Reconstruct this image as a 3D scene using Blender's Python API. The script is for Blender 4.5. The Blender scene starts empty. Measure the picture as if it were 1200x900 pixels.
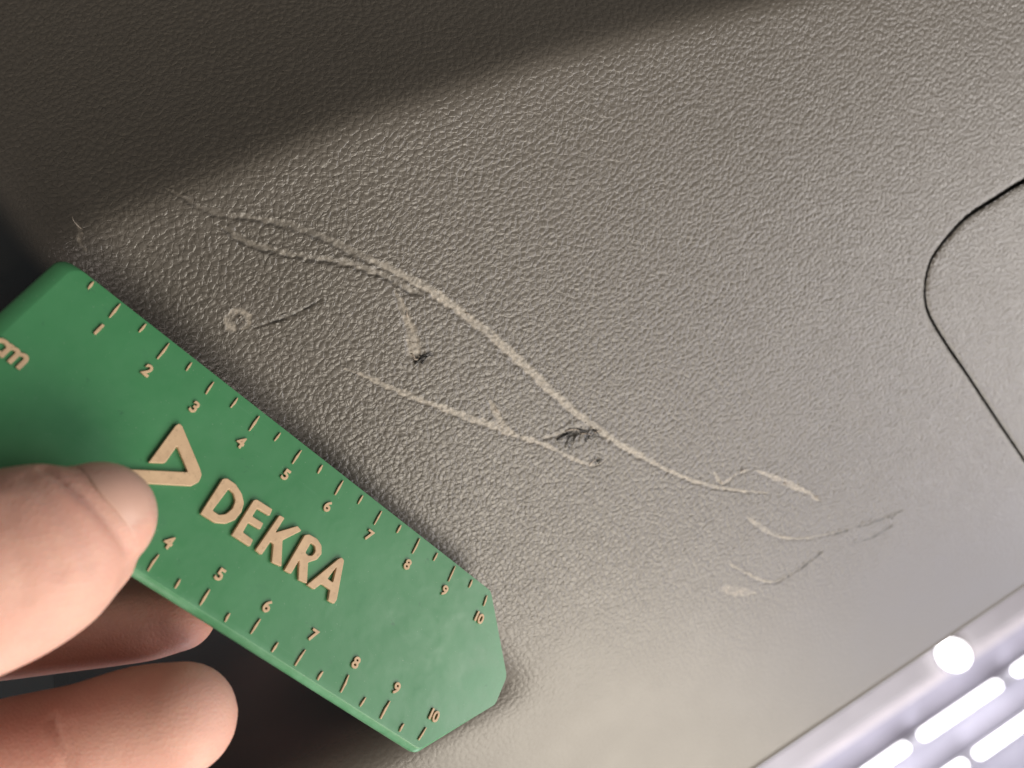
import bpy, bmesh, math, random
import numpy as np
from mathutils import Vector, Matrix
from mathutils.bvhtree import BVHTree

random.seed(7)
rng = np.random.default_rng(7)
SC = bpy.context.scene
COL = SC.collection
CM = 0.01
F = 900.0                       # focal length of the 1200 px wide photograph, in px

# ------------------------------------------------------------------ frames
# camera frame: x right, y down, z forward (cm).  World: panel plane = XY, Z towards the camera.
n_c = np.array([.338, .188, -.922]); n_c /= np.linalg.norm(n_c)
ex = np.array([1., 0, 0]) - n_c * n_c[0]; ex /= np.linalg.norm(ex)
ey = np.cross(n_c, ex)
PK = 1 / 0.938
def plane_z(u, v): return 1 / ((.0676 - 2.32e-5*(u-200) - 1.29e-5*(v-350)) * PK)
def camp(u, v, z): return np.array([(u-600)/F*z, (v-450)/F*z, z])
O_c = camp(600, 450, plane_z(600, 450))
B = np.stack([ex, ey, n_c])                    # rows: world axes in camera frame
def c2w(p): return (np.asarray(p, float) - O_c) @ B.T      # in cm
def w_px(u, v, z): return Vector(c2w(camp(u, v, z)) * CM)
def plane_pt(u, v):                             # photo pixel -> panel plane (cm)
    d = np.array([(u-600)/F, (v-450)/F, 1.0]); t = (n_c @ O_c) / (n_c @ d)
    return c2w(d*t)[:2]

# ------------------------------------------------------------------ camera
cam_d = bpy.data.cameras.new('camera'); cam = bpy.data.objects.new('camera', cam_d); COL.objects.link(cam)
SC.camera = cam
cam_d.sensor_width = 36; cam_d.lens = 27
cam_d.clip_start = 0.005; cam_d.clip_end = 100
m3 = B @ np.array([[1, 0, 0], [0, -1, 0], [0, 0, -1.0]]).T
cam.matrix_world = Matrix.Translation(Vector(c2w([0, 0, 0]) * CM)) @ Matrix(m3.tolist()).to_4x4()
cam_d.dof.use_dof = True; cam_d.dof.focus_distance = 0.148; cam_d.dof.aperture_fstop = 13.5

# ------------------------------------------------------------------ world and lamps
world = bpy.data.worlds.new('World'); SC.world = world; world.use_nodes = True
bg = world.node_tree.nodes['Background']; bg.inputs[0].default_value = (.95, .87, .78, 1); bg.inputs[1].default_value = 0.15
def area(name, dirc, dist, size, power, col, sy=None):
    l = bpy.data.lights.new(name, 'AREA'); l.size = size; l.energy = power; l.color = col
    if sy: l.shape = 'RECTANGLE'; l.size_y = sy
    o = bpy.data.objects.new(name, l); COL.objects.link(o)
    d = np.array(dirc, float); d /= np.linalg.norm(d)
    p = Vector(c2w(O_c + d*dist*100) * CM); o.location = p
    o.rotation_euler = (-p).to_track_quat('-Z', 'Y').to_euler()
    return o
def area_at(name, pc, tc, size, power, col):
    o = area(name, (1, 0, 0), 1, size, power, col); a, b = Vector(c2w(pc)*CM), Vector(c2w(tc)*CM)
    o.location = a; o.rotation_euler = (b-a).to_track_quat('-Z', 'Y').to_euler()
area('ceiling_lamp_main', (.56, .67, -.50), 1.3, .65, 18.5, (1, .91, .77), .9)
area('ceiling_lamp_far', (.88, .42, -.20), 1.6, .8, 7.5, (.78, .80, 1))
area('ceiling_lamp_side', (.98, .06, -.16), 1.4, .6, 9, (1, .95, .9))
area('ceiling_lamp_near_hand', (.0, .86, -.42), 1.2, .35, 1.0, (1, .89, .77))
area_at('ceiling_fill', (60, 330, 60), (230, 180, 400), 1.5, 170, (.93, .93, 1))  # added fill aimed at the ceiling to brighten it and its beams
area('hand_fill_left', (-.45, .70, -.55), 1.1, .4, 4.4, (1, .88, .80))  # added fill light to lift the fingers, not an actual lamp
vs = SC.view_settings
vs.view_transform = 'Standard'; vs.look = 'None'; vs.exposure = 0; vs.gamma = 1; vs.use_curve_mapping = False

# ------------------------------------------------------------------ materials
def mat(name):
    m = bpy.data.materials.new(name); m.use_nodes = True
    nt = m.node_tree; return m, nt, nt.nodes['Principled BSDF']
def N(nt, typ, **kw):
    n = nt.nodes.new(typ)
    for k, v in kw.items():
        if k.startswith('i_'): n.inputs[k[2:].replace('_', ' ')].default_value = v
        else: setattr(n, k, v)
    return n
def mixc(nt, fac, a, b, blend='MIX'):
    m = nt.nodes.new('ShaderNodeMix'); m.data_type = 'RGBA'; m.blend_type = blend
    for s, v in ((m.inputs[0], fac), (m.inputs[6], a), (m.inputs[7], b)):
        if isinstance(v, bpy.types.NodeSocket): nt.links.new(v, s)
        elif isinstance(v, (int, float)): s.default_value = v
        else: s.default_value = (*v, 1)
    return m.outputs[2]
def ramp(nt, src, a, b, va=0., vb=1.):
    m = nt.nodes.new('ShaderNodeMapRange'); nt.links.new(src, m.inputs[0])
    m.inputs[1].default_value = a; m.inputs[2].default_value = b
    m.inputs[3].default_value = va; m.inputs[4].default_value = vb
    return m.outputs[0]
def bump(nt, h, strength, dist, prev=None):
    b = nt.nodes.new('ShaderNodeBump'); b.inputs['Strength'].default_value = strength; b.inputs['Distance'].default_value = dist
    nt.links.new(h, b.inputs['Height'])
    if prev: nt.links.new(prev, b.inputs['Normal'])
    return b.outputs[0]
def coords(nt): return nt.nodes.new('ShaderNodeTexCoord').outputs['Object']
def noise(nt, co, scale, detail=3, rough=.5):
    n = nt.nodes.new('ShaderNodeTexNoise'); n.inputs['Scale'].default_value = scale
    n.inputs['Detail'].default_value = detail; n.inputs['Roughness'].default_value = rough
    nt.links.new(co, n.inputs['Vector']); return n.outputs[0]

def panel_material():
    m, nt, p = mat('grained_plastic'); co = coords(nt)
    wear = N(nt, 'ShaderNodeAttribute', attribute_name='wear').outputs['Fac']
    dirt = N(nt, 'ShaderNodeAttribute', attribute_name='dirt').outputs['Fac']
    n1 = noise(nt, co, 22, 4, .6); n2 = noise(nt, co, 1500, 3, .7); n3 = noise(nt, co, 90, 3, .6)
    base = mixc(nt, ramp(nt, n1, .2, .8), (.086, .076, .062), (.099, .088, .073))
    base = mixc(nt, ramp(nt, n3, .5, .8, 0, .12), base, (.115, .10, .088))
    base = mixc(nt, ramp(nt, n2, .3, .75, 0, .5), base, (.105, .096, .084))
    w = N(nt, 'ShaderNodeMath', operation='MULTIPLY'); nt.links.new(wear, w.inputs[0]); nt.links.new(ramp(nt, n2, .36, .62, .35, 1.15), w.inputs[1])
    base = mixc(nt, w.outputs[0], base, (.33, .295, .245))
    base = mixc(nt, dirt, base, (.012, .011, .010))
    ins = N(nt, 'ShaderNodeAttribute', attribute_name='ruler_shade').outputs['Fac']
    base = mixc(nt, ins, base, (.018, .023, .027))  # near-black tint paints in the shade beneath the ruler
    nt.links.new(base, p.inputs['Base Color'])
    r = N(nt, 'ShaderNodeMath', operation='ADD'); nt.links.new(ramp(nt, n3, .2, .8, .37, .42), r.inputs[0])
    nt.links.new(ramp(nt, wear, 0, 1, 0, .15), r.inputs[1])
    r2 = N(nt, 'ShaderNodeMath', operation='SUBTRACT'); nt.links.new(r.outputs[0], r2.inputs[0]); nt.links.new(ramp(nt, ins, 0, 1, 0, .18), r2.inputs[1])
    nt.links.new(r2.outputs[0], p.inputs['Roughness'])
    p.inputs['Specular IOR Level'].default_value = .75
    amp = N(nt, 'ShaderNodeAttribute', attribute_name='grain').outputs['Fac']
    wob = N(nt, 'ShaderNodeTexNoise'); wob.inputs['Scale'].default_value = 900; wob.inputs['Detail'].default_value = 2; nt.links.new(co, wob.inputs['Vector'])
    wv = N(nt, 'ShaderNodeVectorMath', operation='MULTIPLY_ADD'); nt.links.new(wob.outputs['Color'], wv.inputs[0]); wv.inputs[1].default_value = (.0006,)*3; nt.links.new(co, wv.inputs[2])
    vo = N(nt, 'ShaderNodeTexVoronoi', feature='DISTANCE_TO_EDGE'); vo.inputs['Scale'].default_value = 880; nt.links.new(wv.outputs[0], vo.inputs['Vector'])
    hh = N(nt, 'ShaderNodeMath', operation='MULTIPLY'); nt.links.new(ramp(nt, vo.outputs['Distance'], 0, .13), hh.inputs[0]); nt.links.new(amp, hh.inputs[1])
    b0 = bump(nt, hh.outputs[0], .6, .00009)
    nt.links.new(bump(nt, n2, .3, .00005, b0), p.inputs['Normal'])
    return m
M_PANEL = panel_material()

def ruler_material():
    m, nt, p = mat('green_plastic'); co = coords(nt)
    n1 = noise(nt, co, 45, 4, .6); n2 = noise(nt, co, 700, 3, .6); n3 = noise(nt, co, 150, 5, .7)
    base = mixc(nt, ramp(nt, n1, .3, .7), (.040, .178, .070), (.052, .205, .085))
    base = mixc(nt, ramp(nt, n3, .62, .8, 0, .35), base, (.02, .12, .06))
    mp = N(nt, 'ShaderNodeMapping'); mp.inputs['Scale'].default_value = (30, 900, 1); mp.inputs['Rotation'].default_value = (0, 0, .5)
    nt.links.new(co, mp.inputs[0]); ns = noise(nt, mp.outputs[0], 1, 2)
    base = mixc(nt, ramp(nt, ns, .70, .76, 0, .12), base, (.14, .36, .2))
    sx = N(nt, 'ShaderNodeSeparateXYZ'); nt.links.new(co, sx.inputs[0])
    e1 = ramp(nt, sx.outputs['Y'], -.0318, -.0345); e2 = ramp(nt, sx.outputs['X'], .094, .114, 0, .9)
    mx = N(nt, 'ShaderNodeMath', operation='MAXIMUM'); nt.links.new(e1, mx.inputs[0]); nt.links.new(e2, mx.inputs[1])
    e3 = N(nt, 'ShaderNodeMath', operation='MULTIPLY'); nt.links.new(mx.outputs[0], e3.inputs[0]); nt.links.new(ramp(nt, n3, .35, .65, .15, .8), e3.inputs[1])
    base = mixc(nt, e3.outputs[0], base, (.16, .36, .22))  # pale edge scuffs; the lighter tip also has its sheen painted in
    sm = noise(nt, co, 260, 5, .75); base = mixc(nt, ramp(nt, sm, .64, .70, 0, .45), base, (.025, .085, .05))
    sp = noise(nt, co, 2600, 1); base = mixc(nt, ramp(nt, sp, .74, .78, 0, .5), base, (.25, .36, .26))
    nt.links.new(base, p.inputs['Base Color'])
    nt.links.new(ramp(nt, n3, .3, .7, .30, .48), p.inputs['Roughness'])
    b = bump(nt, n1, .5, .0004); nt.links.new(bump(nt, n2, .25, .00004, b), p.inputs['Normal'])
    return m
M_RULER = ruler_material()
def tan_material():
    m, nt, p = mat('tan_print'); co = coords(nt)
    n = noise(nt, co, 500, 3, .6); n2 = noise(nt, co, 1800, 2)
    base = mixc(nt, ramp(nt, n, .3, .75), (.55, .39, .24), (.45, .31, .19))
    base = mixc(nt, ramp(nt, n2, .6, .75, 0, .5), base, (.28, .2, .12))
    nt.links.new(base, p.inputs['Base Color']); p.inputs['Roughness'].default_value = .5
    nt.links.new(bump(nt, n2, .4, .00004), p.inputs['Normal'])
    return m
M_TAN = tan_material()
def skin_material():
    m, nt, p = mat('skin'); co = coords(nt)
    n1 = noise(nt, co, 90, 4, .6); n2 = noise(nt, co, 400, 4, .65); n3 = noise(nt, co, 1400, 2)
    base = mixc(nt, ramp(nt, n1, .35, .65), (.61, .37, .295), (.57, .315, .25))
    base = mixc(nt, ramp(nt, n2, .5, .72, 0, .5), base, (.62, .385, .295))
    red = N(nt, 'ShaderNodeAttribute', attribute_name='red').outputs['Fac']
    base = mixc(nt, red, base, (.52, .19, .15))
    nt.links.new(base, p.inputs['Base Color'])
    p.inputs['Subsurface Weight'].default_value = .35; p.inputs['Subsurface Radius'].default_value = (1, .35, .2)
    p.inputs['Subsurface Scale'].default_value = .0045
    nt.links.new(ramp(nt, n2, .3, .7, .48, .62), p.inputs['Roughness'])
    p.inputs['Specular IOR Level'].default_value = .35
    vo = N(nt, 'ShaderNodeTexVoronoi', feature='DISTANCE_TO_EDGE'); vo.inputs['Scale'].default_value = 1300
    nt.links.new(co, vo.inputs['Vector'])
    b = bump(nt, ramp(nt, vo.outputs['Distance'], 0, .25), .5, .00006)
    # fine ridges across the skin
    wv = N(nt, 'ShaderNodeTexWave', wave_type='BANDS', bands_direction='DIAGONAL'); wv.inputs['Scale'].default_value = 420
    wv.inputs['Distortion'].default_value = 9; wv.inputs['Detail'].default_value = 2; wv.inputs['Detail Scale'].default_value = .35
    nt.links.new(co, wv.inputs['Vector'])
    b = bump(nt, wv.outputs['Fac'], .14, .00006, b)
    nt.links.new(bump(nt, n2, .16, .0002, b), p.inputs['Normal'])
    return m
M_SKIN = skin_material()
def simple(name, col, rough, spec=.5, emit=None, es=0, var=.12, scale=60):
    m, nt, p = mat(name); co = coords(nt); n = noise(nt, co, scale, 4, .6)
    c2 = tuple(c*(1-var*2) for c in col)
    nt.links.new(mixc(nt, ramp(nt, n, .3, .7), col, c2), p.inputs['Base Color'])
    p.inputs['Roughness'].default_value = rough; p.inputs['Specular IOR Level'].default_value = spec
    if emit: p.inputs['Emission Color'].default_value = (*emit, 1); p.inputs['Emission Strength'].default_value = es
    return m
M_NAIL = simple('nail', (.61, .38, .30), .45, .5, scale=150, var=.06)
M_DARK = simple('dark_backing', (.008, .008, .009), .6)
M_BURR = simple('torn_plastic', (.014, .012, .011), .5, scale=900, var=.3)
M_BURRL = simple('pale_torn_plastic', (.32, .27, .22), .6, scale=900, var=.25)
M_CEIL = simple('painted_ceiling', (.50, .48, .56), .6, scale=1.5)
M_BEAM = simple('white_beam', (.85, .79, .80), .5, scale=2)
M_RAIL = simple('white_rail', (.62, .60, .66), .4, scale=2)
M_TUBE = simple('lit_diffuser', (.9, .9, .9), .4, emit=(1, .98, 1), es=4.5)

# ------------------------------------------------------------------ object helpers
def link(name, me, m, parent=None, smooth=False):
    o = bpy.data.objects.new(name, me); COL.objects.link(o)
    if m: me.materials.append(m)
    if smooth and len(me.polygons): me.polygons.foreach_set('use_smooth', [True]*len(me.polygons))
    if parent: o.parent = parent
    return o
def mesh_np(name, V, Q):
    me = bpy.data.meshes.new(name); n = len(V); f = len(Q); k = Q.shape[1]
    me.vertices.add(n); me.vertices.foreach_set('co', np.ascontiguousarray(V, dtype=np.float32).ravel())
    me.loops.add(f*k); me.loops.foreach_set('vertex_index', np.ascontiguousarray(Q, dtype=np.int32).ravel())
    me.polygons.add(f); me.polygons.foreach_set('loop_start', np.arange(0, f*k, k, dtype=np.int32))
    me.update(calc_edges=True)
    me.polygons.foreach_set('use_smooth', np.ones(f, dtype=bool))
    return me
def set_attr(me, name, vals):
    a = me.attributes.new(name, 'FLOAT', 'POINT'); a.data.foreach_set('value', np.ascontiguousarray(vals, dtype=np.float32))
def thing(name, label, cat, loc=(0, 0, 0)):
    o = bpy.data.objects.new(name, None); COL.objects.link(o); o.location = loc; o.empty_display_size = .01
    o['label'] = label; o['category'] = cat
    return o

# ------------------------------------------------------------------ numpy noise
def vnoise(x, y, s, seed):
    r = np.random.default_rng(seed).random((256, 256)).astype(np.float32)
    x = x/s + 1000; y = y/s + 1000; i = np.floor(x).astype(int); j = np.floor(y).astype(int)
    fx = x-i; fy = y-j; fx = fx*fx*(3-2*fx); fy = fy*fy*(3-2*fy); i %= 256; j %= 256; i1 = (i+1) % 256; j1 = (j+1) % 256
    return (r[i, j]*(1-fx)+r[i1, j]*fx)*(1-fy) + (r[i, j1]*(1-fx)+r[i1, j1]*fx)*fy
def sstep(a, b, x):
    t = np.clip((x-a)/(b-a), 0, 1); return t*t*(3-2*t)
def cells(x, y, pitch, seed):
    """cellular relief: returns F1, F2-F1 and a value per cell"""
    r = np.random.default_rng(seed).random((512, 512, 3)).astype(np.float32)
    X = (x/pitch + 600).astype(np.float32); Y = (y/pitch + 600).astype(np.float32)
    I = np.floor(X).astype(np.int32); J = np.floor(Y).astype(np.int32)
    f1 = np.full(X.shape, 9., np.float32); f2 = f1.copy(); cid = np.zeros(X.shape, np.float32)
    for di in (-1, 0, 1):
        for dj in (-1, 0, 1):
            a = (I+di) % 512; b = (J+dj) % 512; t = r[a, b]
            d = np.hypot(I+di+.08+.84*t[..., 0]-X, J+dj+.08+.84*t[..., 1]-Y)
            c = d < f1
            f2 = np.where(c, f1, np.minimum(f2, d)); cid = np.where(c, t[..., 2], cid); f1 = np.where(c, d, f1)
    return f1, f2-f1, cid
def seg_dist(px, py, P):
    """distance to polyline, arclength fraction and side"""
    best = np.full(px.shape, 1e9); tt = np.zeros(px.shape); side = np.zeros(px.shape)
    P = np.asarray(P, float); L = np.r_[0, np.cumsum(np.hypot(*np.diff(P, axis=0).T))]
    for k in range(len(P)-1):
        a, b = P[k], P[k+1]; d = b-a; l2 = d@d
        t = np.clip(((px-a[0])*d[0]+(py-a[1])*d[1])/l2, 0, 1)
        qx = a[0]+t*d[0]; qy = a[1]+t*d[1]; ds = np.hypot(px-qx, py-qy); c = ds < best
        best = np.where(c, ds, best); tt = np.where(c, (L[k]+t*(L[k+1]-L[k]))/L[-1], tt)
        side = np.where(c, np.sign(d[0]*(py-a[1])-d[1]*(px-a[0])), side)
    return best, tt, side
def smooth_line(pts, n=8, closed=False):
    P = [np.asarray(p, float) for p in pts]; out = []; m = len(P)
    rg = range(m if closed else m-1)
    for i in rg:
        if closed: a, b, c, d = P[i-1], P[i], P[(i+1) % m], P[(i+2) % m]
        else: a, b, c, d = P[max(i-1, 0)], P[i], P[i+1], P[min(i+2, m-1)]
        for k in range(n):
            t = k/n
            out.append(.5*((2*b)+(c-a)*t+(2*a-5*b+4*c-d)*t*t+(3*b-3*c+d-a)*t**3))
    if not closed: out.append(P[-1])
    return np.array(out)

# ------------------------------------------------------------------ the grained trim panel
fold = smooth_line([plane_pt(*q) for q in [(-900, 560), (-300, 395), (-60, 335), (60, 280), (130, 250), (210, 218), (330, 172), (420, 137), (520, 106), (620, 72), (720, 43), (850, 10), (1000, -28), (1400, -130), (2200, -330)]], 4)
edge_a, edge_b = plane_pt(890, 900), plane_pt(1200, 690)
ed = (edge_b-edge_a)/np.linalg.norm(edge_b-edge_a); en = np.array([ed[1], -ed[0]])   # pointing out, past the far edge
def base_z(x, y):
    d, t, s = seg_dist(x, y, fold); s = d*s
    w = .15 + .42*sstep(.40, .62, t)
    q = s/w
    z = -math.tan(math.radians(42))*w*np.logaddexp(0, q) + math.tan(math.radians(14))*1.2*np.logaddexp(0, (s-2.5)/1.2)
    e = (x-edge_a[0])*en[0] + (y-edge_a[1])*en[1]           # roll-over along the far edge
    z = z - np.where(e > -.25, .5-np.sqrt(np.clip(.25-np.clip(e+.25, 0, .49)**2, 0, 1)), 0)
    z = z - .018*np.clip(-1.2-x, 0, 9)**2                     # the panel bends gently away at the left
    # hollow added and tinted dark to stand in for shade under the ruler
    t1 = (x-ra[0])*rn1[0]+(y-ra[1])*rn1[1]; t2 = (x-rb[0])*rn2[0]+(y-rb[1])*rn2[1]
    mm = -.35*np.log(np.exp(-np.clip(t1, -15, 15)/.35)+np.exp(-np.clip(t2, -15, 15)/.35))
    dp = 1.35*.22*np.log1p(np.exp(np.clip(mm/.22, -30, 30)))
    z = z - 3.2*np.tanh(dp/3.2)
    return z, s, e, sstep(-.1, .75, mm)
def nrm_to(a, b, c):
    d = (b-a)/np.linalg.norm(b-a); n = np.array([-d[1], d[0]]); return n if (c-a)@n > 0 else -n
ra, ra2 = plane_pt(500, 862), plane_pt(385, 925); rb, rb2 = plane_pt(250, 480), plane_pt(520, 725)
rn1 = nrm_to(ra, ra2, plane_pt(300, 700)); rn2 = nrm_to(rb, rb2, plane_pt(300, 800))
cover_px = [(1083, 350), (1084.5, 325), (1092, 301), (1110, 276), (1134, 251), (1166, 230), (1200, 209), (1245, 188), (1290, 185), (1318, 230), (1322, 400), (1312, 510), (1285, 565), (1255, 590), (1228, 580), (1200, 541), (1166, 491), (1133, 441), (1107, 403), (1089, 372)]
cover = smooth_line([plane_pt(*q) for q in cover_px], 6, True)
def cover_sd(x, y):
    best, _, _ = seg_dist(x, y, np.vstack([cover, cover[:1]]))
    ins = np.zeros(x.shape, bool); n = len(cover)
    for i in range(n):
        a, b = cover[i], cover[(i+1) % n]
        c = ((a[1] > y) != (b[1] > y))
        with np.errstate(divide='ignore', invalid='ignore'):
            xi = (b[0]-a[0])*(y-a[1])/(b[1]-a[1])+a[0]
        ins ^= c & (x < xi)
    return np.where(ins, best, -best)

PXC = .0165
# (label, points px, width px start/mid/end, wear, depth cm, lip, dirt)
SCR = [
 ('long pale groove running from the dark fold down to the right', [(190,219),(208,228),(235,243),(265,252),(300,256),(340,264),(380,279),(415,296),(455,314),(490,333),(525,355),(555,378),(590,406),(625,439),(660,472),(695,500),(730,523),(770,545),(810,563),(850,573),(900,578)], (5,10,3), .78, .020, .010, .55),
 ('lower branch of the long groove, with a sharp dark lower lip', [(256,263),(275,276),(300,288),(345,299),(380,304),(410,309),(440,319),(470,333),(495,346)], (4,6,6), .30, .030, .016, .6),
 ('pale scratch from the left that ends in a hook by the torn spot', [(405,433),(430,442),(470,460),(510,475),(545,488),(580,500),(605,511),(632,519),(655,530),(685,543),(702,544),(714,534)], (4,7,3), .85, .012, .010, 0),
 ('short upright pale gouge widening to a torn lower end', [(462,340),(470,356),(477,375),(483,395),(486,413)], (2,10,17), .95, .018, .016, .1),
 ('small pale scuffed patch at the left', [(276,390),(268,383),(270,371),(281,366),(291,373),(290,384),(283,388)], (7,6,5), .85, .008, .008, 0),
 ('thin dark line rising from the small scuffed patch', [(298,386),(325,376),(352,365),(378,350)], (1,2.5,1), .0, .024, .004, .95),
 ('short broad pale nick above the middle scratch', [(574,469),(582,486),(590,499),(602,508)], (4,10,5), .95, .010, .010, 0),
 ('frayed scratch leading into the torn spot', [(636,514),(660,508),(690,501),(712,512)], (4,12,8), .6, .018, .012, .6),
 ('pale broken line at the right end of the long groove', [(885,551),(905,559),(925,568),(945,577),(960,587)], (4,8,5), .95, .010, .012, .05),
 ('small forked nick where the long groove fades', [(836,553),(846,567),(860,557),(878,551)], (4,4,3), .7, .010, .008, .3),
 ('curved scratch turning from pale to dark at the right', [(875,606),(892,619),(912,629),(940,631),(975,625),(1010,615),(1040,605),(1058,597)], (6,3,2), .6, .014, .006, 1.0),
 ('faint short line below the curved scratch', [(1000,635),(1020,629),(1036,621),(1048,612)], (2,3,2), .1, .008, .003, .9),
 ('lowest scratch, dotted on the left and dark on the right', [(853,660),(872,671),(892,680),(908,682),(926,673),(945,660),(963,646)], (3,4,2), .5, .012, .006, 1.0),
 ('cloudy pale smudge below the lowest scratch', [(845,688),(855,692),(868,694),(885,695)], (10,16,5), .6, .003, .001, 0),
 ('tiny pale fibre like nick above the ruler corner', [(76,260),(84,272),(82,284),(92,296)], (2,3,2), .8, .006, .006, 0),
]
def scratch_fields(x, y, S, k):
    pts = smooth_line([plane_pt(*q) for q in S[1]], 5)
    bb = (x > pts[:, 0].min()-.4) & (x < pts[:, 0].max()+.4) & (y > pts[:, 1].min()-.4) & (y < pts[:, 1].max()+.4)
    xs, ys = x[bb], y[bb]
    wob = (vnoise(xs, ys, .11, 50+k)-.5)*.055 + (vnoise(xs, ys, .05, 80+k)-.5)*.035
    d, t, s = seg_dist(xs, ys, pts)
    tp = .3+.7*sstep(0, .05, t)*sstep(0, .05, 1-t)
    w0, w1, w2 = [(q*1.1+.8)*PXC*.5 for q in S[2]]
    w = np.where(t < .5, w0+(w1-w0)*sstep(0, .5, t), w1+(w2-w1)*sstep(.5, 1, t))*(tp if S[2][2] < 10 else sstep(0, .06, t))
    dd = np.maximum(d + wob*np.clip(w/.05, .3, 1.2), 0)
    core = 1-sstep(.55, 1.25, dd/w)
    brk = sstep(.18, .45, vnoise(xs, ys, .16, 120+k)); fr = sstep(.22, .62, vnoise(xs, ys, .038, 160+k)); tex = core*(.45+.55*brk)*(.5+.5*fr); core = core*(.65+.35*brk)
    sd = dd*s
    lip = np.exp(-((sd-1.3*w)/(.5*w+.012))**2) * S[5]
    groove = np.exp(-((sd+.75*w)/(.35*w+.012))**2)
    dz = -S[4]*(.35*core + groove*.9*(.5+.5*brk)) + lip*(.2+.8*brk)*fr + (vnoise(xs, ys, .045, 260+k)-.5)*core*.014
    wear = tex*min(S[3]*1.25, 1.1)*(.55+.75*vnoise(xs, ys, .032, 200+k))
    dirt = np.zeros_like(wear)
    if S[6] > 0:
        side = sstep(.3, .75, t) if ('to dark at' in S[0] or 'dark on' in S[0]) else (1-sstep(.18, .34, t) if k == 0 else 1.)
        dirt = groove*S[6]*side*sstep(.25, .6, vnoise(xs, ys, .07, 300+k)) + core*S[6]*.5*side*sstep(.6, .8, vnoise(xs, ys, .035, 330+k))
        wear = wear*(1-side*.75 if not np.isscalar(side) else 1)
    return bb, core, dz, np.clip(wear, 0, 1), np.clip(dirt, 0, 1)

def relief(x, y):
    z, s, e, ins = base_z(x, y)
    wx = (vnoise(x, y, .6, 1)-.5)*.12 + (vnoise(x, y, .10, 2)-.5)*.035
    wy = (vnoise(x, y, .6, 3)-.5)*.12 + (vnoise(x, y, .10, 4)-.5)*.035
    X = x+wx+.007*np.clip(x+8, 0, 30)**2; Y = y+wy
    ca, sa = math.cos(.55), math.sin(.55)                  # cells a little longer one way
    u = (X*ca+Y*sa)*.94; v = (-X*sa+Y*ca)*1.07
    f1, e21, cid = cells(u, v, .146, 11)
    g1, h21, _ = cells(u+3.3, v+1.7, .10, 12)
    crack = sstep(.0, .22, e21)*(.72+.28*cid)
    sub = sstep(0, .22, h21)
    dome = 1-np.clip(f1, 0, 1)**2*.7
    h = crack*.92*dome + sub*.10 + (vnoise(x, y, .035, 9)-.5)*.05
    # the grain fades out to smooth plastic towards the lower and far right side
    a_, b_ = plane_pt(700, 690), plane_pt(1130, 560)
    dn = np.array([b_[1]-a_[1], -(b_[0]-a_[0])]); dn /= np.linalg.norm(dn)
    q = (x-a_[0])*dn[0]+(y-a_[1])*dn[1]
    q = q + (vnoise(x, y, 1.6, 21)-.5)*1.0
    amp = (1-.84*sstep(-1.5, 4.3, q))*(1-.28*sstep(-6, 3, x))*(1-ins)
    return z, s, e, h, amp, ins
A_G = .0235

def axis_grid(a, b, h0, h1):
    n = int((b-a)/((h0+h1)/2)); t = np.linspace(0, 1, n+1)
    return a + (b-a)*(t*h0+(t*t)/2*(h1-h0))/(h0+(h1-h0)/2)
xs_ = np.concatenate([np.arange(-19, -14.5, .06), axis_grid(-14.5, 18.0, .0195, .0350), np.arange(18.06, 24.5, .06)])
ys_ = np.concatenate([axis_grid(-13.2, 15.2, .0235, .0255), np.arange(15.26, 20.5, .07)])
GX, GY = np.meshgrid(xs_, ys_, indexing='ij')
NX, NY = GX.shape

def build_field(x, y):
    z, s, e, h, amp, ins = relief(x, y)
    wear = np.zeros_like(x); dirt = np.zeros_like(x); flat = np.zeros_like(x); dz = np.zeros_like(x); sid = np.full(x.shape, -1)
    best = np.full(x.shape, .22)
    for k, S in enumerate(SCR):
        bb, core, d, w, di = scratch_fields(x, y, S, k)
        idx = np.where(bb)
        flat[idx] = np.maximum(flat[idx], core*.8); dz[idx] += d
        wear[idx] = np.maximum(wear[idx], w); dirt[idx] = np.maximum(dirt[idx], di)
        mk = np.maximum(core, di*.8+np.abs(d)/.03); up = mk > best[idx]
        a = sid[idx]; a[up] = k; sid[idx] = a; b = best[idx]; b[up] = mk[up]; best[idx] = b
    # bruised, dirty torn spot
    for (u, v, r) in ((668, 513, 14), (690, 508, 11), (490, 420, 6), (610, 511, 2.5), (632, 516, 2.2), (657, 527, 2.4), (698, 540, 6)):
        c = plane_pt(u, v); d = np.hypot(x-c[0], y-c[1])/(r*PXC)
        b = np.exp(-d*d)*sstep(.32, .55, vnoise(x, y, .05, 400+u)); dirt = np.maximum(dirt, b*.85); dz -= b*.02
    z = z + h*A_G*amp*(1-flat) + flat*A_G*amp*.62 + dz
    return z, wear, dirt, sid, e, amp*(1-flat), ins

Z, WEAR, DIRT, SID, E_, GRN, SHADE = build_field(GX, GY)
panel = thing('trim_panel', 'dark grey car trim panel with leather grain and pale scratches, behind the green ruler', 'trim panel')

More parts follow.
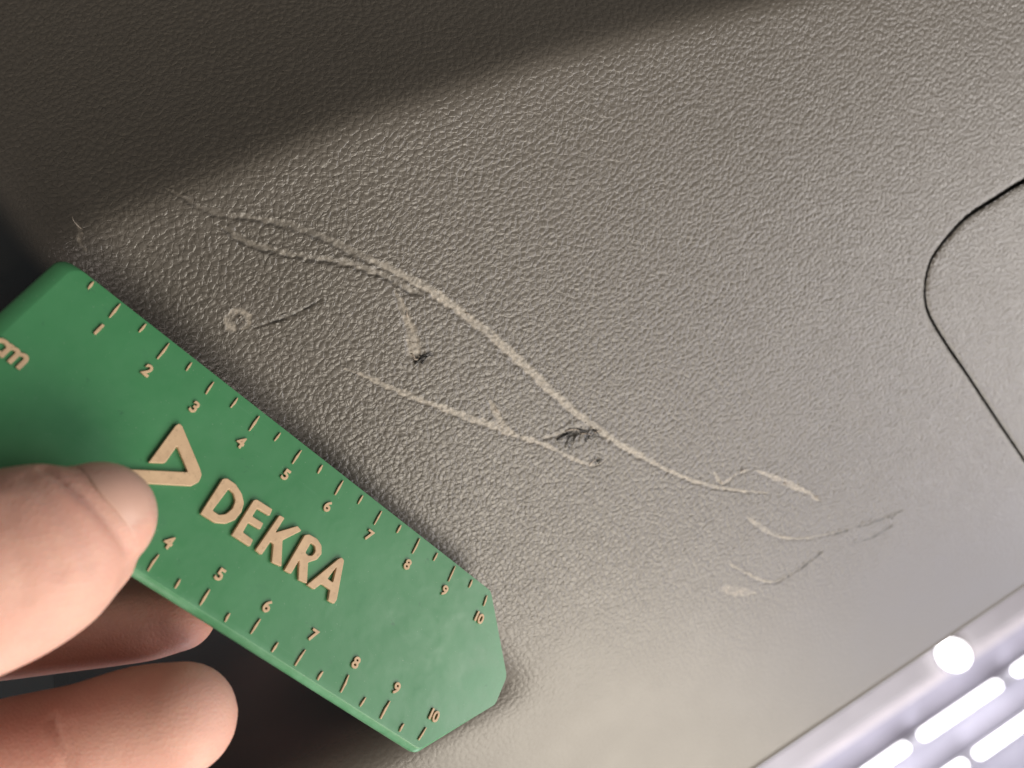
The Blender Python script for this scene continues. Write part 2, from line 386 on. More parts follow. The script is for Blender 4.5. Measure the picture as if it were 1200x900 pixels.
def assemble(x, y, z, wear, dirt, grn, ins, sid, keep_v, name_main, names, snapped=None, skirt=None):
    nx, ny = x.shape; idx = np.arange(nx*ny).reshape(nx, ny)
    q = np.stack([idx[:-1, :-1], idx[1:, :-1], idx[1:, 1:], idx[:-1, 1:]], -1).reshape(-1, 4)
    kv = keep_v.ravel(); fk = kv[q].all(1); q = q[fk]
    V = np.stack([x.ravel(), y.ravel(), z.ravel()], -1)*CM
    fs = np.full(len(q), -1) if sid is None else np.max(sid.ravel()[q], 1)
    out = []
    for k in [-1]+([] if sid is None else list(range(len(SCR)))):
        qq = q[fs == k]
        if not len(qq): continue
        used, inv = np.unique(qq, return_inverse=True); inv = inv.reshape(qq.shape)
        me = mesh_np(name_main if k < 0 else 'scratch', V[used], inv)
        set_attr(me, 'wear', wear.ravel()[used]); set_attr(me, 'dirt', dirt.ravel()[used]); set_attr(me, 'grain', grn.ravel()[used]); set_attr(me, 'ruler_shade', ins.ravel()[used])
        o = link(name_main if k < 0 else 'scratch', me, M_PANEL, panel)
        if k >= 0: o['label'] = SCR[k][0]
        out.append(o)
    # skirt: boundary edges lying on the cut line go straight down
    if snapped is not None:
        ed_ = np.concatenate([q[:, [0, 1]], q[:, [1, 2]], q[:, [2, 3]], q[:, [3, 0]]])
        key = np.sort(ed_, 1); _, i, c = np.unique(key[:, 0].astype(np.int64)*(nx*ny)+key[:, 1], return_index=True, return_counts=True)
        be = ed_[i[c == 1]]; sn = snapped.ravel(); be = be[sn[be].all(1)]
        used, inv = np.unique(be, return_inverse=True); inv = inv.reshape(be.shape); n = len(used)
        T = V[used]; r1 = T.copy(); r1[:, 2] -= .0002; lo = T.copy(); lo[:, 2] -= skirt*CM
        me = mesh_np('edge_wall', np.vstack([T, lo]), np.stack([inv[:, 1], inv[:, 0], inv[:, 0]+n, inv[:, 1]+n], -1))
        set_attr(me, 'wear', np.zeros(2*n)); set_attr(me, 'dirt', np.ones(2*n)*.5)
        link('edge_wall', me, M_DARK, panel)
    return out

# the opening for the cover: snap vertices to the outline, then drop the inside
c_bb = (GX > cover[:, 0].min()-.6)
ii = np.where(c_bb.any(1))[0][0]
sx, sy = GX[ii:], GY[ii:]; sd = cover_sd(sx, sy)
gy_, gx_ = np.gradient(sd, axis=1)/np.gradient(sy, axis=1), np.gradient(sd, axis=0)/np.gradient(sx, axis=0)
gl = np.hypot(gx_, gy_)+1e-9; gx_, gy_ = gx_/gl, gy_/gl
def cut(level, keep_inside, drop):
    r = .5*np.hypot(.036, .029)
    near = np.abs(sd-level) < r*1.02
    nxp = np.where(near, sx-(sd-level)*gx_, sx); nyp = np.where(near, sy-(sd-level)*gy_, sy)
    k = (sd > level) if keep_inside else (sd < level)
    rim = np.exp(-(np.abs(sd-level)/.05))*drop
    return nxp, nyp, k | near, near, rim
level_var = .105 + .09*sstep(8.5, 13, sx)*sstep(2, 7, sy)
px_, py_, kp, near, rim = cut(0.0, False, .03)
XP = GX.copy(); YP = GY.copy(); XP[ii:] = px_; YP[ii:] = py_
ZP = Z.copy(); ZP[ii:] -= rim
keep = E_ < .24
keep &= ~((GX > 9) & (GY > 11.5)) & ~((GX > 2) & (GY > 12.6)) & ~((GX > -4) & (GY > 14))
keep[ii:] &= kp
SN = np.zeros(GX.shape, bool); SN[ii:] = near
assemble(XP, YP, ZP, WEAR, DIRT, GRN, SHADE, SID, keep, 'panel_surface', True, SN, .35)
cx, cy, kc, near2, rim2 = cut(level_var, True, .035)
zc = Z[ii:] - rim2 - .02
assemble(cx, cy, zc, WEAR[ii:], DIRT[ii:], GRN[ii:], SHADE[ii:], None, kc & (E_[ii:] < .24), 'cover', None, near2, .35)
# dark channel floor under the gap
bm = bmesh.new()
zz = float(base_z(np.array([11.]), np.array([1.]))[0][0])
cc = cover.mean(0); vsb = [bm.verts.new((*(cc+(q-cc)*1.035)*CM, -.0055)) for q in cover[::3]]
bm.faces.new(vsb); bmesh.ops.solidify(bm, geom=bm.faces[:], thickness=.001)
me = bpy.data.meshes.new('channel_floor'); bm.to_mesh(me); bm.free(); link('channel_floor', me, M_DARK, panel)

# torn shards standing proud of the scratches
def shard(u, v, ang, ln, wd, up, m, curl=.5):
    c = plane_pt(u, v); ix = np.argmin(abs(xs_-c[0])); iy = np.argmin(abs(ys_-c[1])); z0 = Z[ix, iy]
    d = np.array([math.cos(ang), math.sin(ang)]); nn = np.array([-d[1], d[0]]); V = []; n = 6
    for i in range(n+1):
        t = i/n; w = wd*(1-.85*t)*(.7+.6*random.random()); x = c+d*ln*t+nn*curl*ln*.3*math.sin(t*2.5)
        h = z0+.004+up*math.sin(t*math.pi*.6)
        for sgn in (-1, 1):
            V += [(*(x+nn*sgn*w/2), h), (*(x+nn*sgn*w/2), h-.006)]
    Q = []
    for i in range(n):
        a = i*4; b = a+4
        Q += [(a, a+2, b+2, b), (a+1, b+1, b+3, a+3), (a, b, b+1, a+1), (a+2, a+3, b+3, b+2)]
    Q += [(0, 1, 3, 2), (n*4, n*4+2, n*4+3, n*4+1)]
    link('torn_shard', mesh_np('torn_shard', np.array(V)*CM, np.array(Q)), m, panel)
for (u, v, a, l, w, up, m) in [
    (652, 516, .25, .40, .045, .05, M_BURR), (664, 518, .7, .34, .05, .06, M_BURR), (675, 503, -.5, .30, .05, .05, M_BURR), (686, 518, 1.3, .28, .04, .07, M_BURR), (694, 503, -.9, .24, .05, .05, M_BURR), (660, 509, -.2, .42, .03, .04, M_BURR), (486, 426, .3, .42, .05, .05, M_BURR), (494, 426, .7, .26, .05, .05, M_BURR),
    (658, 513, .35, .30, .05, .05, M_BURR), (672, 517, .9, .24, .04, .06, M_BURR), (680, 508, -.3, .26, .05, .05, M_BURRL),
    (690, 514, 1.2, .22, .035, .06, M_BURR), (662, 505, -.1, .34, .04, .04, M_BURRL), (697, 507, .2, .16, .05, .04, M_BURRL),
    (488, 424, .45, .34, .05, .05, M_BURR), (482, 414, -1.2, .16, .06, .04, M_BURRL), (492, 421, 2.8, .16, .05, .04, M_BURRL),
    (690, 545, .45, .36, .03, .05, M_BURRL), (699, 541, .2, .16, .05, .03, M_BURR), (545, 366, -.7, .10, .05, .03, M_BURRL), (955, 584, .6, .12, .05, .03, M_BURRL),
    (918, 566, -.4, .12, .05, .03, M_BURRL), (84, 268, 1.9, .25, .018, .12, M_BURRL), (846, 567, 2., .12, .04, .03, M_BURRL), (868, 552, .3, .12, .03, .03, M_BURRL),
    (584, 484, 1.9, .2, .05, .03, M_BURRL), (478, 372, 1.6, .14, .05, .03, M_BURRL)]:
    shard(u, v, a, l, w, up, m)

# crumbs of torn plastic lying in and beside the scratches
def crumbs(name, spots, m, label):
    V, Q = [], []
    for (u, v, n, spread) in spots:
        for _ in range(n):
            c = plane_pt(u+random.gauss(0, spread), v+random.gauss(0, spread)); ix = np.argmin(abs(xs_-c[0])); iy = np.argmin(abs(ys_-c[1]))
            z0 = Z[ix, iy]+.006; rr = random.uniform(.008, .022); a0 = random.random()*6; k = len(V); el = random.uniform(.5, 1)
            ring = [(c[0]+rr*math.cos(a0+i*math.pi/2)*random.uniform(.6, 1.2), c[1]+rr*el*math.sin(a0+i*math.pi/2), z0+random.uniform(-.3, .3)*rr) for i in range(4)]
            V += [(c[0], c[1], z0+rr*.8)]+ring+[(c[0], c[1], z0-rr)]
            for i in range(4): Q += [(k, k+1+i, k+1+(i+1) % 4), (k+5, k+1+(i+1) % 4, k+1+i)]
    me = mesh_np(name, np.array(V)*CM, np.array(Q)); me.polygons.foreach_set('use_smooth', np.zeros(len(Q), bool))
    o = link(name, me, m, panel); o['kind'] = 'stuff'; o['label'] = label
random.seed(21)
crumbs('plastic_crumbs', [(665, 510, 10, 7), (690, 510, 9, 7), (698, 541, 8, 4), (486, 405, 7, 5), (480, 380, 4, 4), (545, 362, 4, 6), (600, 408, 4, 6), (650, 455, 4, 6), (583, 490, 6, 5), (955, 583, 7, 4), (925, 568, 5, 4), (866, 554, 4, 4), (280, 378, 6, 6), (885, 615, 3, 4), (870, 669, 4, 4), (895, 680, 3, 4), (415, 436, 3, 3), (640, 519, 5, 5), (84, 280, 3, 5), (735, 528, 4, 6), (830, 570, 4, 6)], M_BURRL, 'pale crumbs of torn plastic in the scratches')
crumbs('dark_crumbs', [(664, 512, 12, 6), (684, 508, 8, 6), (694, 514, 5, 5), (490, 421, 7, 4), (610, 511, 2, 1), (657, 527, 2, 1), (698, 541, 5, 3), (1020, 611, 3, 3), (940, 664, 4, 4), (918, 568, 2, 2), (1045, 604, 3, 3)], M_BURR, 'dark crumbs of torn plastic around the torn spot')

# ------------------------------------------------------------------ the ruler
RR = np.array([[.6700768, -.37098914, -.64293401], [.63625823, .73317643, .24005789], [.3823252, -.56992928, .7273294]])
RT = np.array([-7.2539227, -1.95538984, 12.45448868])
def r_px(u, v):                                # photo pixel -> ruler face, local X, Y (cm)
    d = np.array([(u-600)/F, (v-450)/F, 1.0]); z = (RR[:, 2]@RT)/(RR[:, 2]@d)
    X = RR.T@(d*z-RT); return np.array([X[0], -X[1]])
Lm = RR @ np.diag([1, -1, -1.])               # ruler local -> camera frame
Wm = B @ Lm
ruler = thing('ruler', 'green plastic ruler with raised tan lettering and scales, gripped by the hand', 'ruler')
ruler.matrix_world = Matrix.Translation(Vector(c2w(RT))*CM) @ Matrix(Wm.tolist()).to_4x4()

def ruler_body():
    # outline points: (x, y, inset direction weights)
    left, up, low = -.12, .12, -3.38
    pts = []
    def arc(cx, cy, r, a0, a1, n):
        for i in range(n+1):
            a = math.radians(a0+(a1-a0)*i/n); pts.append((cx+r*math.cos(a), cy+r*math.sin(a)))
    arc(left+.22, up-.22, .22, 180, 90, 7)
    for x in np.linspace(.6, 9.6, 19): pts.append((x, up))
    arc(10.03, up-.20, .20, 90, 38, 5)
    arc(11.10, -1.30, .26, 38, 8, 3); arc(11.13, -1.72, .22, -8, -38, 3)
    arc(9.98, low+.20, .20, -42, -90, 5)
    for x in np.linspace(9.6, .6, 19): pts.append((x, low))
    arc(left+.22, low+.22, .22, 270, 180, 6)
    P = np.array(pts); n = len(P)
    def inset(k):
        Q = P.copy()
        Q[:, 0] = np.where(P[:, 0] < .7, P[:, 0]+k*.26*(1-sstep(-.12, .7, P[:, 0])), P[:, 0]-k*.03*sstep(9.6, 11, P[:, 0]))
        Q[:, 1] = np.where(P[:, 1] < -2.9, P[:, 1]+k*.10*sstep(-2.9, -3.3, P[:, 1]), np.where(P[:, 1] > -.2, P[:, 1]-k*.035*sstep(-.2, .1, P[:, 1]), P[:, 1]))
        return Q
    rings = [(1, 0), (.9, -.004), (.55, -.035), (.12, -.09), (0, -.12), (0, -.22), (.25, -.25)]
    bm = bmesh.new(); R = []
    for k, z in rings:
        Q = inset(k); R.append([bm.verts.new((q[0]*CM, q[1]*CM, z*CM)) for q in Q])
    for a, b in zip(R[:-1], R[1:]):
        for i in range(n): bm.faces.new((a[i], a[(i+1) % n], b[(i+1) % n], b[i]))
    bm.faces.new(R[0]); bm.faces.new(R[-1][::-1])
    bmesh.ops.recalc_face_normals(bm, faces=bm.faces[:])
    me = bpy.data.meshes.new('ruler_body'); bm.to_mesh(me); bm.free()
    for p in me.polygons: p.use_smooth = len(p.vertices) == 4
    return link('body', me, M_RULER, ruler)
ruler_body()

def raised(name, outline, holes=(), h=.055, label=None, bev=.012, m=M_TAN):
    """extrude a 2-D outline (local cm) into a bevelled raised piece on the ruler face"""
    cu = bpy.data.curves.new(name, 'CURVE'); cu.dimensions = '2D'; cu.fill_mode = 'BOTH'
    for pl in [outline]+list(holes):
        sp = cu.splines.new('POLY'); sp.points.add(len(pl)-1); sp.use_cyclic_u = True
        for p, q in zip(sp.points, pl): p.co = (q[0], q[1], 0, 1)
    cu.extrude = h/2-bev*.0; cu.bevel_depth = bev; cu.bevel_resolution = 2; cu.offset = -bev
    o = bpy.data.objects.new('tmp', cu); COL.objects.link(o)
    me = bpy.data.meshes.new_from_object(o.evaluated_get(bpy.context.evaluated_depsgraph_get()))
    bpy.data.objects.remove(o)
    me.transform(Matrix.Diagonal((CM, CM, CM, 1)) @ Matrix.Translation((0, 0, h/2-bev)))
    ob = link(name, me, m, ruler)
    if label: ob['label'] = label
    return ob
def trace(pts, ox=100, oy=480, s=3.75, rnd=True):
    Q = [r_px(ox+x/s, oy+y/s) for x, y in pts]; return soften(Q) if rnd else Q
def soften(Q, r=.022):
    out = []; n = len(Q)
    for i in range(n):
        a, b, c = np.array(Q[i-1]), np.array(Q[i]), np.array(Q[(i+1) % n])
        u = a-b; v = c-b; lu, lv = np.linalg.norm(u), np.linalg.norm(v); k = min(r, lu*.4, lv*.4)
        p, q = b+u/lu*k, b+v/lv*k
        for t in (0, .33, .67, 1): out.append((1-t)**2*p+2*t*(1-t)*b+t*t*q)
    return out
raised('emblem', trace([(272, 235), (390, 74), (406, 63), (420, 74), (497, 258), (506, 290), (494, 320), (462, 338), (225, 325), (150, 322), (150, 263), (180, 264), (445, 277), (398, 163), (345, 238)]), h=.07)
LET = {
 'D': ([(500,458),(598,305),(618,304),(655,330),(682,372),(691,412),(680,452),(652,487),(612,503),(565,499)], [[(553,445),(625,350),(645,370),(653,403),(640,437),(610,461),(580,464)]]),
 'E': ([(637,552),(733,399),(747,396),(816,440),(803,469),(749,436),(727,471),(776,501),(762,529),(710,498),(686,541),(731,573),(717,603)], []),
 'K': ([(741,617),(847,464),(869,478),(829,541),(926,512),(943,534),(860,576),(855,691),(812,672),(820,592),(808,581),(768,640)], []),
 'R': ([(867,706),(957,552),(977,549),(1012,569),(1031,598),(1031,636),(1010,661),(972,673),(967,765),(929,749),(933,662),(897,723)], [[(960,630),(985,586),(1002,600),(1004,625),(990,643),(972,642)]]),
 'A': ([(967,770),(1105,656),(1120,650),(1130,664),(1098,836),(1086,854),(1059,839),(1068,792),(1031,766),(999,791)], [[(1057,744),(1097,692),(1080,760)]])}
for ch, (o_, h_) in LET.items():
    raised('letter', trace(o_), [trace(q) for q in h_], h=.07, label='raised tan capital ' + ch)
def tick(p, q, w=.034):
    a, b = r_px(*p), r_px(*q); d = (b-a)/np.linalg.norm(b-a); nn = np.array([-d[1], d[0]]); j = lambda: random.uniform(.75, 1.2)
    m_ = (a+b)/2+nn*random.uniform(-.008, .008)
    raised('scale_mark', [a+nn*w*.30*j(), a-nn*w*.30*j(), m_-nn*w*.62*j(), b-nn*w*.32*j(), b+nn*w*.32*j(), m_+nn*w*.62*j()], h=.035, bev=.006)
for p, q in [((109.3,330.7),(103.2,338.7)), ((140.5,356.5),(128,372.5)), ((170.7,380),(162.7,389.3)), ((197.9,402.7),(184,420.8)), ((224,425.3),(217.9,434.7)), ((250,448),(240.8,461.9)), ((277.9,466.7),(270,477.9)), ((303.2,488),(291.5,505)), ((328,507.5),(321.3,516.8)), ((352.5,528),(342.1,543.5)), ((377.3,545.3),(372,554.7)), ((401.6,563.5),(392,580)), ((424.5,580.8),(419,590.5)), ((446.7,599.2),(437.9,614.7)), ((469.3,615.5),(464.5,624.5)), ((491.2,631.2),(482.7,648.8)), ((512,648),(507.5,657)), ((532.8,663.5),(524.8,681.3)), ((552.5,679.5),(549,688.5)), ((570,698),(566,710)),
  ((185.9,649.9),(172.8,669.3)), ((210.7,678.7),(204.8,689.3)), ((245.3,690.7),(233.9,709.3)), ((268.8,718.7),(263.2,728.8)), ((304.5,725.3),(293.3,743)), ((325.3,752.8),(318.1,764)), ((357.3,761.3),(345.3,780)), ((377.9,786.7),(371.5,796.8)), ((408,790.7),(398.7,811.5)), ((428,817.3),(421.3,827.5)), ((456.5,821.3),(445.3,842)), ((472.5,848),(467.5,857.3)), ((498.7,852.5),(489.8,867))]:
    tick(p, q)
def numeral(txt, u, v, h=.205, name='numeral', slant=0.):
    cu = bpy.data.curves.new('t', 'FONT'); cu.body = txt; cu.size = h*1.38; cu.align_x = 'CENTER'; cu.align_y = 'CENTER'
    cu.offset = .0035*h/.2; cu.extrude = .013; cu.bevel_depth = .006; cu.resolution_u = 4; cu.space_character = .85
    o = bpy.data.objects.new('tmp', cu); COL.objects.link(o)
    me = bpy.data.meshes.new_from_object(o.evaluated_get(bpy.context.evaluated_depsgraph_get())); bpy.data.objects.remove(o)
    c = r_px(u, v)
    me.transform(Matrix.Diagonal((CM, CM, CM, 1)) @ Matrix.Translation((c[0], c[1], .02)) @ Matrix.Rotation(slant, 4, 'Z'))
    ob = link(name, me, M_TAN, ruler); ob['label'] = 'raised tan ' + ('unit letters cm' if name != 'numeral' else 'number ' + txt)
for t, u, v in [('1',115,387),('2',172,435),('3',227,478),('4',281.5,519),('5',334,557),('6',383,594),('7',431.5,628),('8',476.5,662),('9',520,692.5),('10',560,724)]: numeral(t, u, v)
for t, u, v in [('4',197,636),('5',257,674),('6',312,711),('7',366,745),('8',416,777),('9',463.5,807),('10',507,838.5)]: numeral(t, u, v)
numeral('cm', 13, 412, .36, 'unit_mark')

# ------------------------------------------------------------------ the hand
def tube(bm, pts, nseg=28, flat=1.0, nrm=None):
    """pts: (u, v, depth, radius cm); closed tapered tube with round ends, elliptical across"""
    C = np.array([c2w(camp(p[0], p[1], p[2])) for p in pts]); R = np.array([p[3] for p in pts], float)
    D = smooth_line([np.r_[c, r] for c, r in zip(C, R)], 8); C, R = D[:, :3], D[:, 3]
    L = [(C[0]-(C[1]-C[0])/np.linalg.norm(C[1]-C[0])*R[0]*math.cos(a), R[0]*math.sin(a)) for a in np.linspace(.15, math.pi/2, 6)[:-1]]
    L += list(zip(C, R))
    L += [(C[-1]+(C[-1]-C[-2])/np.linalg.norm(C[-1]-C[-2])*R[-1]*math.sin(a), R[-1]*math.cos(a)) for a in np.linspace(0, math.pi/2-.12, 8)[1:]]
    rings = []; up = np.array(nrm if nrm is not None else (0, 0, 1.), float)
    for i, (c, r) in enumerate(L):
        t = L[min(i+1, len(L)-1)][0]-L[max(i-1, 0)][0]; t = t/np.linalg.norm(t)
        b = up-t*(up@t); b /= np.linalg.norm(b); s = np.cross(t, b)
        rings.append([bm.verts.new(c+s*r*math.cos(a)+b*r*flat*math.sin(a)) for a in np.linspace(0, 2*math.pi, nseg, False)])
    for a, b in zip(rings[:-1], rings[1:]):
        for i in range(nseg): bm.faces.new((a[i], a[(i+1) % nseg], b[(i+1) % nseg], b[i]))
    bm.faces.new(rings[0][::-1]); bm.faces.new(rings[-1])
def build_hand():
    bm = bmesh.new()
    rn = -Wm[:, 2]
    # thumb: pressed on the ruler face
    tube(bm, [(-620, 960, 11.2, 1.5), (-420, 860, 10.6, 1.45), (-240, 775, 10.3, 1.25), (-110, 712, 10.35, 1.32), (-20, 672, 10.45, 1.36), (40, 645, 10.62, 1.26), (90, 619, 10.85, 1.06), (113, 607, 11.0, .82)], 36, .80, Wm[:, 2])
    tube(bm, [(-60, 745, 10.6, .8), (15, 710, 10.7, .82), (70, 682, 10.9, .75), (108, 655, 11.1, .60)], 28, .85, Wm[:, 2])     # fleshy pad
    # index finger under the ruler
    tube(bm, [(-560, 820, 12.0, 1.15), (-400, 800, 13.0, 1.0), (-240, 775, 13.6, .88), (-80, 752, 13.75, .84), (50, 737, 13.7, .80), (130, 729, 13.6, .76), (180, 724, 13.55, .72), (212, 721, 13.5, .62)], 32, .92, Wm[:, 2])
    # middle finger
    tube(bm, [(-560, 1010, 11.6, 1.2), (-400, 990, 12.2, 1.1), (-240, 945, 12.5, .96), (-80, 908, 12.5, .94), (20, 886, 12.45, .95), (90, 871, 12.4, .935), (160, 853, 12.35, .97), (210, 843, 12.3, .90)], 32, .95)
    # ring and little finger, curled below the picture
    tube(bm, [(-560, 1190, 11.5, 1.15), (-400, 1190, 12.0, 1.05), (-250, 1150, 12.3, .92), (-110, 1110, 12.2, .90), (10, 1080, 12.0, .86), (80, 1065, 11.9, .74)], 28)
    tube(bm, [(-560, 1360, 11.2, 1.05), (-420, 1370, 11.6, .9), (-300, 1330, 11.8, .78), (-180, 1290, 11.6, .76), (-90, 1262, 11.5, .64)], 28)
    # palm and wrist
    for q in ([(-600, 820, 12.0, 1.3), (-820, 900, 11.5, 1.7), (-1050, 1050, 11.3, 1.9)], [(-600, 1010, 11.6, 1.5), (-820, 1060, 11.4, 1.9), (-1050, 1120, 11.3, 2.0)],
              [(-600, 1190, 11.4, 1.4), (-820, 1200, 11.3, 1.8), (-1050, 1190, 11.3, 2.0)], [(-600, 1350, 11.2, 1.2), (-820, 1330, 11.2, 1.6), (-1050, 1260, 11.3, 1.9)],
              [(-600, 950, 11.2, 1.5), (-820, 1020, 11.2, 1.8), (-1050, 1100, 11.3, 2.0)], [(-1000, 1130, 11.3, 2.3), (-1500, 1330, 11.3, 2.4), (-1900, 1480, 11.3, 2.6)],
              [(-1000, 1230, 11.3, 2.2), (-1500, 1450, 11.3, 2.4), (-1900, 1600, 11.3, 2.6)]):
        tube(bm, q, 32)
    bmesh.ops.recalc_face_normals(bm, faces=bm.faces[:])
    me = bpy.data.meshes.new('tmp'); bm.to_mesh(me); bm.free()
    o = bpy.data.objects.new('tmp', me); COL.objects.link(o)
    r = o.modifiers.new('r', 'REMESH'); r.mode = 'VOXEL'; r.voxel_size = .085; r.use_smooth_shade = True
    s = o.modifiers.new('s', 'SMOOTH'); s.factor = .5; s.iterations = 9
    s2 = o.modifiers.new('u', 'SUBSURF'); s2.levels = 0
    hm = bpy.data.meshes.new_from_object(o.evaluated_get(bpy.context.evaluated_depsgraph_get())); bpy.data.objects.remove(o)
    return hm
hm = build_hand()
nv = len(hm.vertices); HV = np.empty(nv*3, np.float32); hm.vertices.foreach_get('co', HV); HV = HV.reshape(-1, 3).astype(float)
HN = np.empty(nv*3, np.float32); hm.vertices.foreach_get('normal', HN); HN = HN.reshape(-1, 3).astype(float)
# creases: soft folds in the skin, given as lines in space
def crease(V, Nn, pts, width, depth, lim=1.2):
    P = np.array([c2w(camp(*p)) for p in pts]); P = smooth_line(P, 6); d = np.full(len(V), 9.)
    for a, b in zip(P[:-1], P[1:]):
        ab = b-a; t = np.clip(((V-a)@ab)/(ab@ab), 0, 1); d = np.minimum(d, np.linalg.norm(V-(a+t[:, None]*ab), axis=1))
    fade = 1.
    return V - Nn*(np.exp(-(d/width)**2)*depth)[:, None]
bvh = BVHTree.FromPolygons([Vector(v) for v in HV], [tuple(p.vertices) for p in hm.polygons])
CAMW = c2w([0, 0, 0])
def on_hand(u, v):
    d = c2w(camp(u, v, 1.))-CAMW; h = bvh.ray_cast(Vector(CAMW), Vector(d).normalized())
    return np.array(h[0]) if h[0] else None
def hand_crease(px, width, depth):
    global HV
    P = [on_hand(*q) for q in px]; P = [p for p in P if p is not None]
    if len(P) < 2: return
    P = smooth_line(P, 5); d = np.full(len(HV), 9.)
    for a, b in zip(P[:-1], P[1:]):
        ab = b-a; t = np.clip(((HV-a)@ab)/(ab@ab), 0, 1); d = np.minimum(d, np.linalg.norm(HV-(a+t[:, None]*ab), axis=1))
    HV = HV - HN*(np.exp(-(d/width)**2)*depth)[:, None]
hand_crease([(52, 548), (80, 566), (104, 586), (124, 606), (140, 626), (152, 646)], .07, .075)     # fold beside the nail
hand_crease([(28, 560), (60, 590), (88, 622), (108, 660)], .10, .035)
hand_crease([(10, 590), (45, 625), (70, 668)], .12, .03)
hand_crease([(60, 842), (66, 862), (74, 885), (78, 910)], .07, .045)
hand_crease([(82, 850), (84, 875), (88, 900)], .06, .025)
hand_crease([(0, 610), (20, 650), (28, 700)], .14, .03)
red = np.zeros(nv)
for (u, v, z, r) in ((215, 800, 13.0, 1.1), (150, 800, 13.2, 1.2), (100, 785, 13.5, 1.1), (60, 860, 12, .9), (240, 735, 13.2, .5)):
    c = c2w(camp(u, v, z)); red = np.maximum(red, np.exp(-(np.linalg.norm(HV-c, axis=1)/r)**2)*.4)
for c0 in [c2w(camp(30, 880, 12.2))]:
    red = np.maximum(red, np.exp(-(np.linalg.norm(HV-c0, axis=1)/2.2)**2)*.35)
hm.vertices.foreach_set('co', (HV*CM).astype(np.float32).ravel()); hm.update()
set_attr(hm, 'red', red)
hand = thing('hand', 'bare hand at the left edge holding the green ruler between thumb and fingers', 'hand')
hm.name = 'skin'
link('skin', hm, M_SKIN, hand, True)

# thumb nail, laid on the surface of the thumb
def nail():
    c = c2w(camp(108, 618, 11.25))
    bv = BVHTree.FromPolygons([Vector(v) for v in HV], [tuple(p.vertices) for p in hm.polygons])
    P0 = smooth_line([c2w(camp(*q)) for q in ((84, 548, 10.9), (108, 575, 10.65), (130, 606, 10.75), (150, 640, 11.0))], 8)
    P1 = smooth_line([c2w(camp(*q)) for q in ((128, 538, 11.5), (165, 568, 11.9), (180, 605, 11.95), (168, 645, 11.75))], 8)
    nu, nw = 22, len(P0)-1; V = []; nd = B @ np.array([.5, -.4, -.75]); nd /= np.linalg.norm(nd)
    for i in range(nu+1):
        t = i/nu
        for j in range(nw+1):
            w = j/nw*2-1
            tt = t*(1-.12*w*w)+.10*w*w*(1-t)
            d0 = P0[j]-c; d1 = P1[j]-c; d = d0/np.linalg.norm(d0)*(1-tt)+d1/np.linalg.norm(d1)*tt; d /= np.linalg.norm(d)
            h = bv.ray_cast(Vector(c), Vector(d)); rr = min((Vector(c)-h[0]).length, 1.05) if h[0] else .8
            V.append(c+d*(rr+.016+.02*t*t-.02*w*w*(1-t)))
    V = np.array(V)
    G = V.reshape(nu+1, nw+1, 3)
    for _ in range(3): G[1:-1, 1:-1] = (G[1:-1, 1:-1]+G[:-2, 1:-1]+G[2:, 1:-1]+G[1:-1, :-2]+G[1:-1, 2:])/5
    lo = G - nd*.03
    n = (nu+1)*(nw+1); I = np.arange(n).reshape(nu+1, nw+1)
    q = np.stack([I[:-1, :-1], I[1:, :-1], I[1:, 1:], I[:-1, 1:]], -1).reshape(-1, 4)
    rim = list(I[0, :])+list(I[1:, -1])+list(I[-1, -2::-1])+list(I[-2:0:-1, 0]); m = len(rim)
    side = np.array([(rim[k], rim[(k+1) % m], rim[(k+1) % m]+n, rim[k]+n) for k in range(m)])
    me = mesh_np('nail', np.vstack([G.reshape(-1, 3), lo.reshape(-1, 3)])*CM, np.vstack([q, q[:, ::-1]+n, side]))
    bm = bmesh.new(); bm.from_mesh(me); bmesh.ops.recalc_face_normals(bm, faces=bm.faces[:]); bm.to_mesh(me); bm.free()
    link('thumb_nail', me, M_NAIL, hand)
nail()

# ------------------------------------------------------------------ ceiling of the hall beyond the panel's far edge
cd = np.array([310., -212, 0]); 
Zc = 400.
P0 = camp(1100, 850, Zc); cn = np.array([-.30, -.42, -.86]); cn /= np.linalg.norm(cn)
def ceil_pt(u, v, off=0.):
    d = np.array([(u-600)/F, (v-450)/F, 1.0]); t = ((P0+cn*off)@cn)/(d@cn); return d*t
def slab(name, corners, thick, m, parent=None, bev=.0):
    bm = bmesh.new(); top = [np.array(c) for c in corners]
    v1 = [bm.verts.new(c2w(c)*CM) for c in top]; v2 = [bm.verts.new(c2w(c+cn*thick)*CM) for c in top]; n = len(top)
    bm.faces.new(v1); bm.faces.new(v2[::-1])
    for i in range(n): bm.faces.new((v1[i], v1[(i+1) % n], v2[(i+1) % n], v2[i]))
    bmesh.ops.recalc_face_normals(bm, faces=bm.faces[:])
    if bev: bmesh.ops.bevel(bm, geom=bm.edges[:], offset=bev*CM, segments=3, affect='EDGES')
    me = bpy.data.meshes.new(name); bm.to_mesh(me); bm.free(); return link(name, me, m, parent)
ceil = slab('ceiling', [ceil_pt(300, 1500), ceil_pt(2100, 1500), ceil_pt(2100, 300), ceil_pt(300, 300)], -8, M_CEIL); ceil['kind'] = 'structure'
ax0 = ceil_pt(950, 930); ax1 = ceil_pt(1250, 725); AX = (ax1-ax0)/np.linalg.norm(ax1-ax0); AC = np.cross(AX, cn)
def along(u, v, w, l0, l1, thick, name, m, parent=None, off=0., bev=1.):
    c = ceil_pt(u, v, off); return slab(name, [c+AX*l0+AC*w, c+AX*l1+AC*w, c+AX*l1-AC*w, c+AX*l0-AC*w], thick, m, parent, bev)
def piece(label, cat, name, **k):
    o = bpy.data.objects.new(name, None); COL.objects.link(o); o['label'] = label; o['category'] = cat
    for a, b in k.items(): o[a] = b
    return o
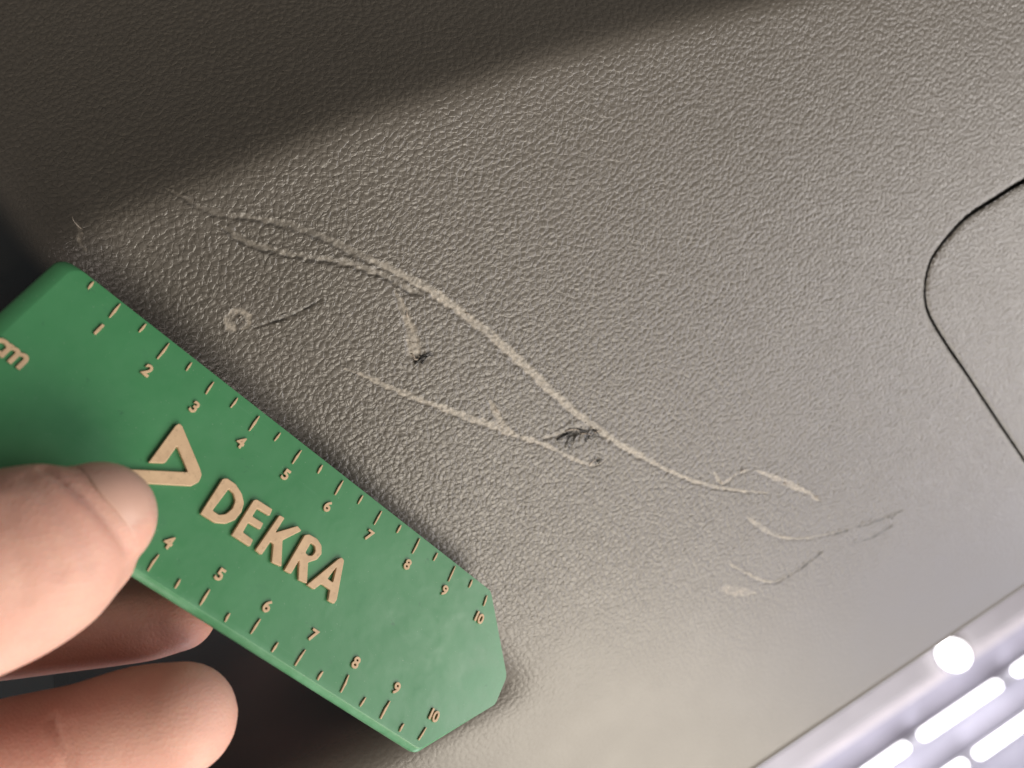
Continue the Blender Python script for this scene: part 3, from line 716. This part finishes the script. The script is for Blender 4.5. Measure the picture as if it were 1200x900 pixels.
for (u, v, w, th, lab) in ((1060, 797, 6.0, 12, 'broad white ceiling beam nearest the far edge of the panel'), (1075, 810, 2.2, 7, 'narrow white ceiling beam between the broad beam and the lamps')):
    o = along(u, v, w, -160, 260, th, 'ceiling_beam', M_BEAM); o['label'] = lab; o['category'] = 'ceiling beam'; o['group'] = 'white ceiling beams'
def tube_light(u0, v0, u1, v1, r, lab):
    t = piece(lab, 'light', 'tube_light', group='lit tube lights under the ceiling')
    a, b = ceil_pt(u0, v0, 9), ceil_pt(u1, v1, 9); d = (b-a)/np.linalg.norm(b-a); c = np.cross(d, cn)
    slab('rail', [a-d*12+c*r*1.15-cn*9, b+d*12+c*r*1.15-cn*9, b+d*12-c*r*1.15-cn*9, a-d*12-c*r*1.15-cn*9], 5, M_RAIL, t, .8)
    bm = bmesh.new(); rings = []; ns = 16
    L = [(a+d*(r-r*math.cos(x)), r*math.sin(x)) for x in np.linspace(.05, math.pi/2, 6)]+[(b-d*(r-r*math.cos(x)), r*math.sin(x)) for x in np.linspace(math.pi/2, .05, 6)]
    for p, q in L: rings.append([bm.verts.new(c2w(p+c*q*math.cos(s)+cn*q*math.sin(s))*CM) for s in np.linspace(0, 2*math.pi, ns, False)])
    for x, y in zip(rings[:-1], rings[1:]):
        for i in range(ns): bm.faces.new((x[i], x[(i+1) % ns], y[(i+1) % ns], y[i]))
    bm.faces.new(rings[0][::-1]); bm.faces.new(rings[-1]); bmesh.ops.recalc_face_normals(bm, faces=bm.faces[:])
    me = bpy.data.meshes.new('diffuser'); bm.to_mesh(me); bm.free(); link('diffuser', me, M_TUBE, t, True)
tube_light(1078, 864, 1172, 800, 2.5, 'long lit tube in the first row, below the round lamp')
tube_light(978, 933, 1064, 873, 2.5, 'lit tube in the first row cut off by the bottom of the photo')
tube_light(1188, 789, 1285, 722, 2.5, 'lit tube in the first row cut off by the right side of the photo')
tube_light(1143, 886, 1240, 818, 2.5, 'lit tube in the second row reaching the right side of the photo')
tube_light(1045, 954, 1132, 893, 2.5, 'lit tube in the second row, its tip just above the bottom edge')
rl = piece('round bright ceiling lamp above the long tube, near the panel edge', 'light', 'round_light')
def disc(name, u, v, r, z0, z1, m):
    c = ceil_pt(u, v); bm = bmesh.new(); rings = []
    for z, q in ((z0, r), (z1-1, r), (z1, r*.9)): rings.append([bm.verts.new(c2w(c+cn*z+AX*q*math.cos(s)+AC*q*math.sin(s))*CM) for s in np.linspace(0, 2*math.pi, 40, False)])
    for x, y in zip(rings[:-1], rings[1:]):
        for i in range(40): bm.faces.new((x[i], x[(i+1) % 40], y[(i+1) % 40], y[i]))
    bm.faces.new(rings[0]); bm.faces.new(rings[-1]); bmesh.ops.recalc_face_normals(bm, faces=bm.faces[:])
    me = bpy.data.meshes.new(name); bm.to_mesh(me); bm.free(); link(name, me, m, rl)
disc('housing', 1111, 771, 8.4, 0, 14, M_RAIL); disc('diffuser', 1111, 771, 7.5, 14.01, 17, M_TUBE)
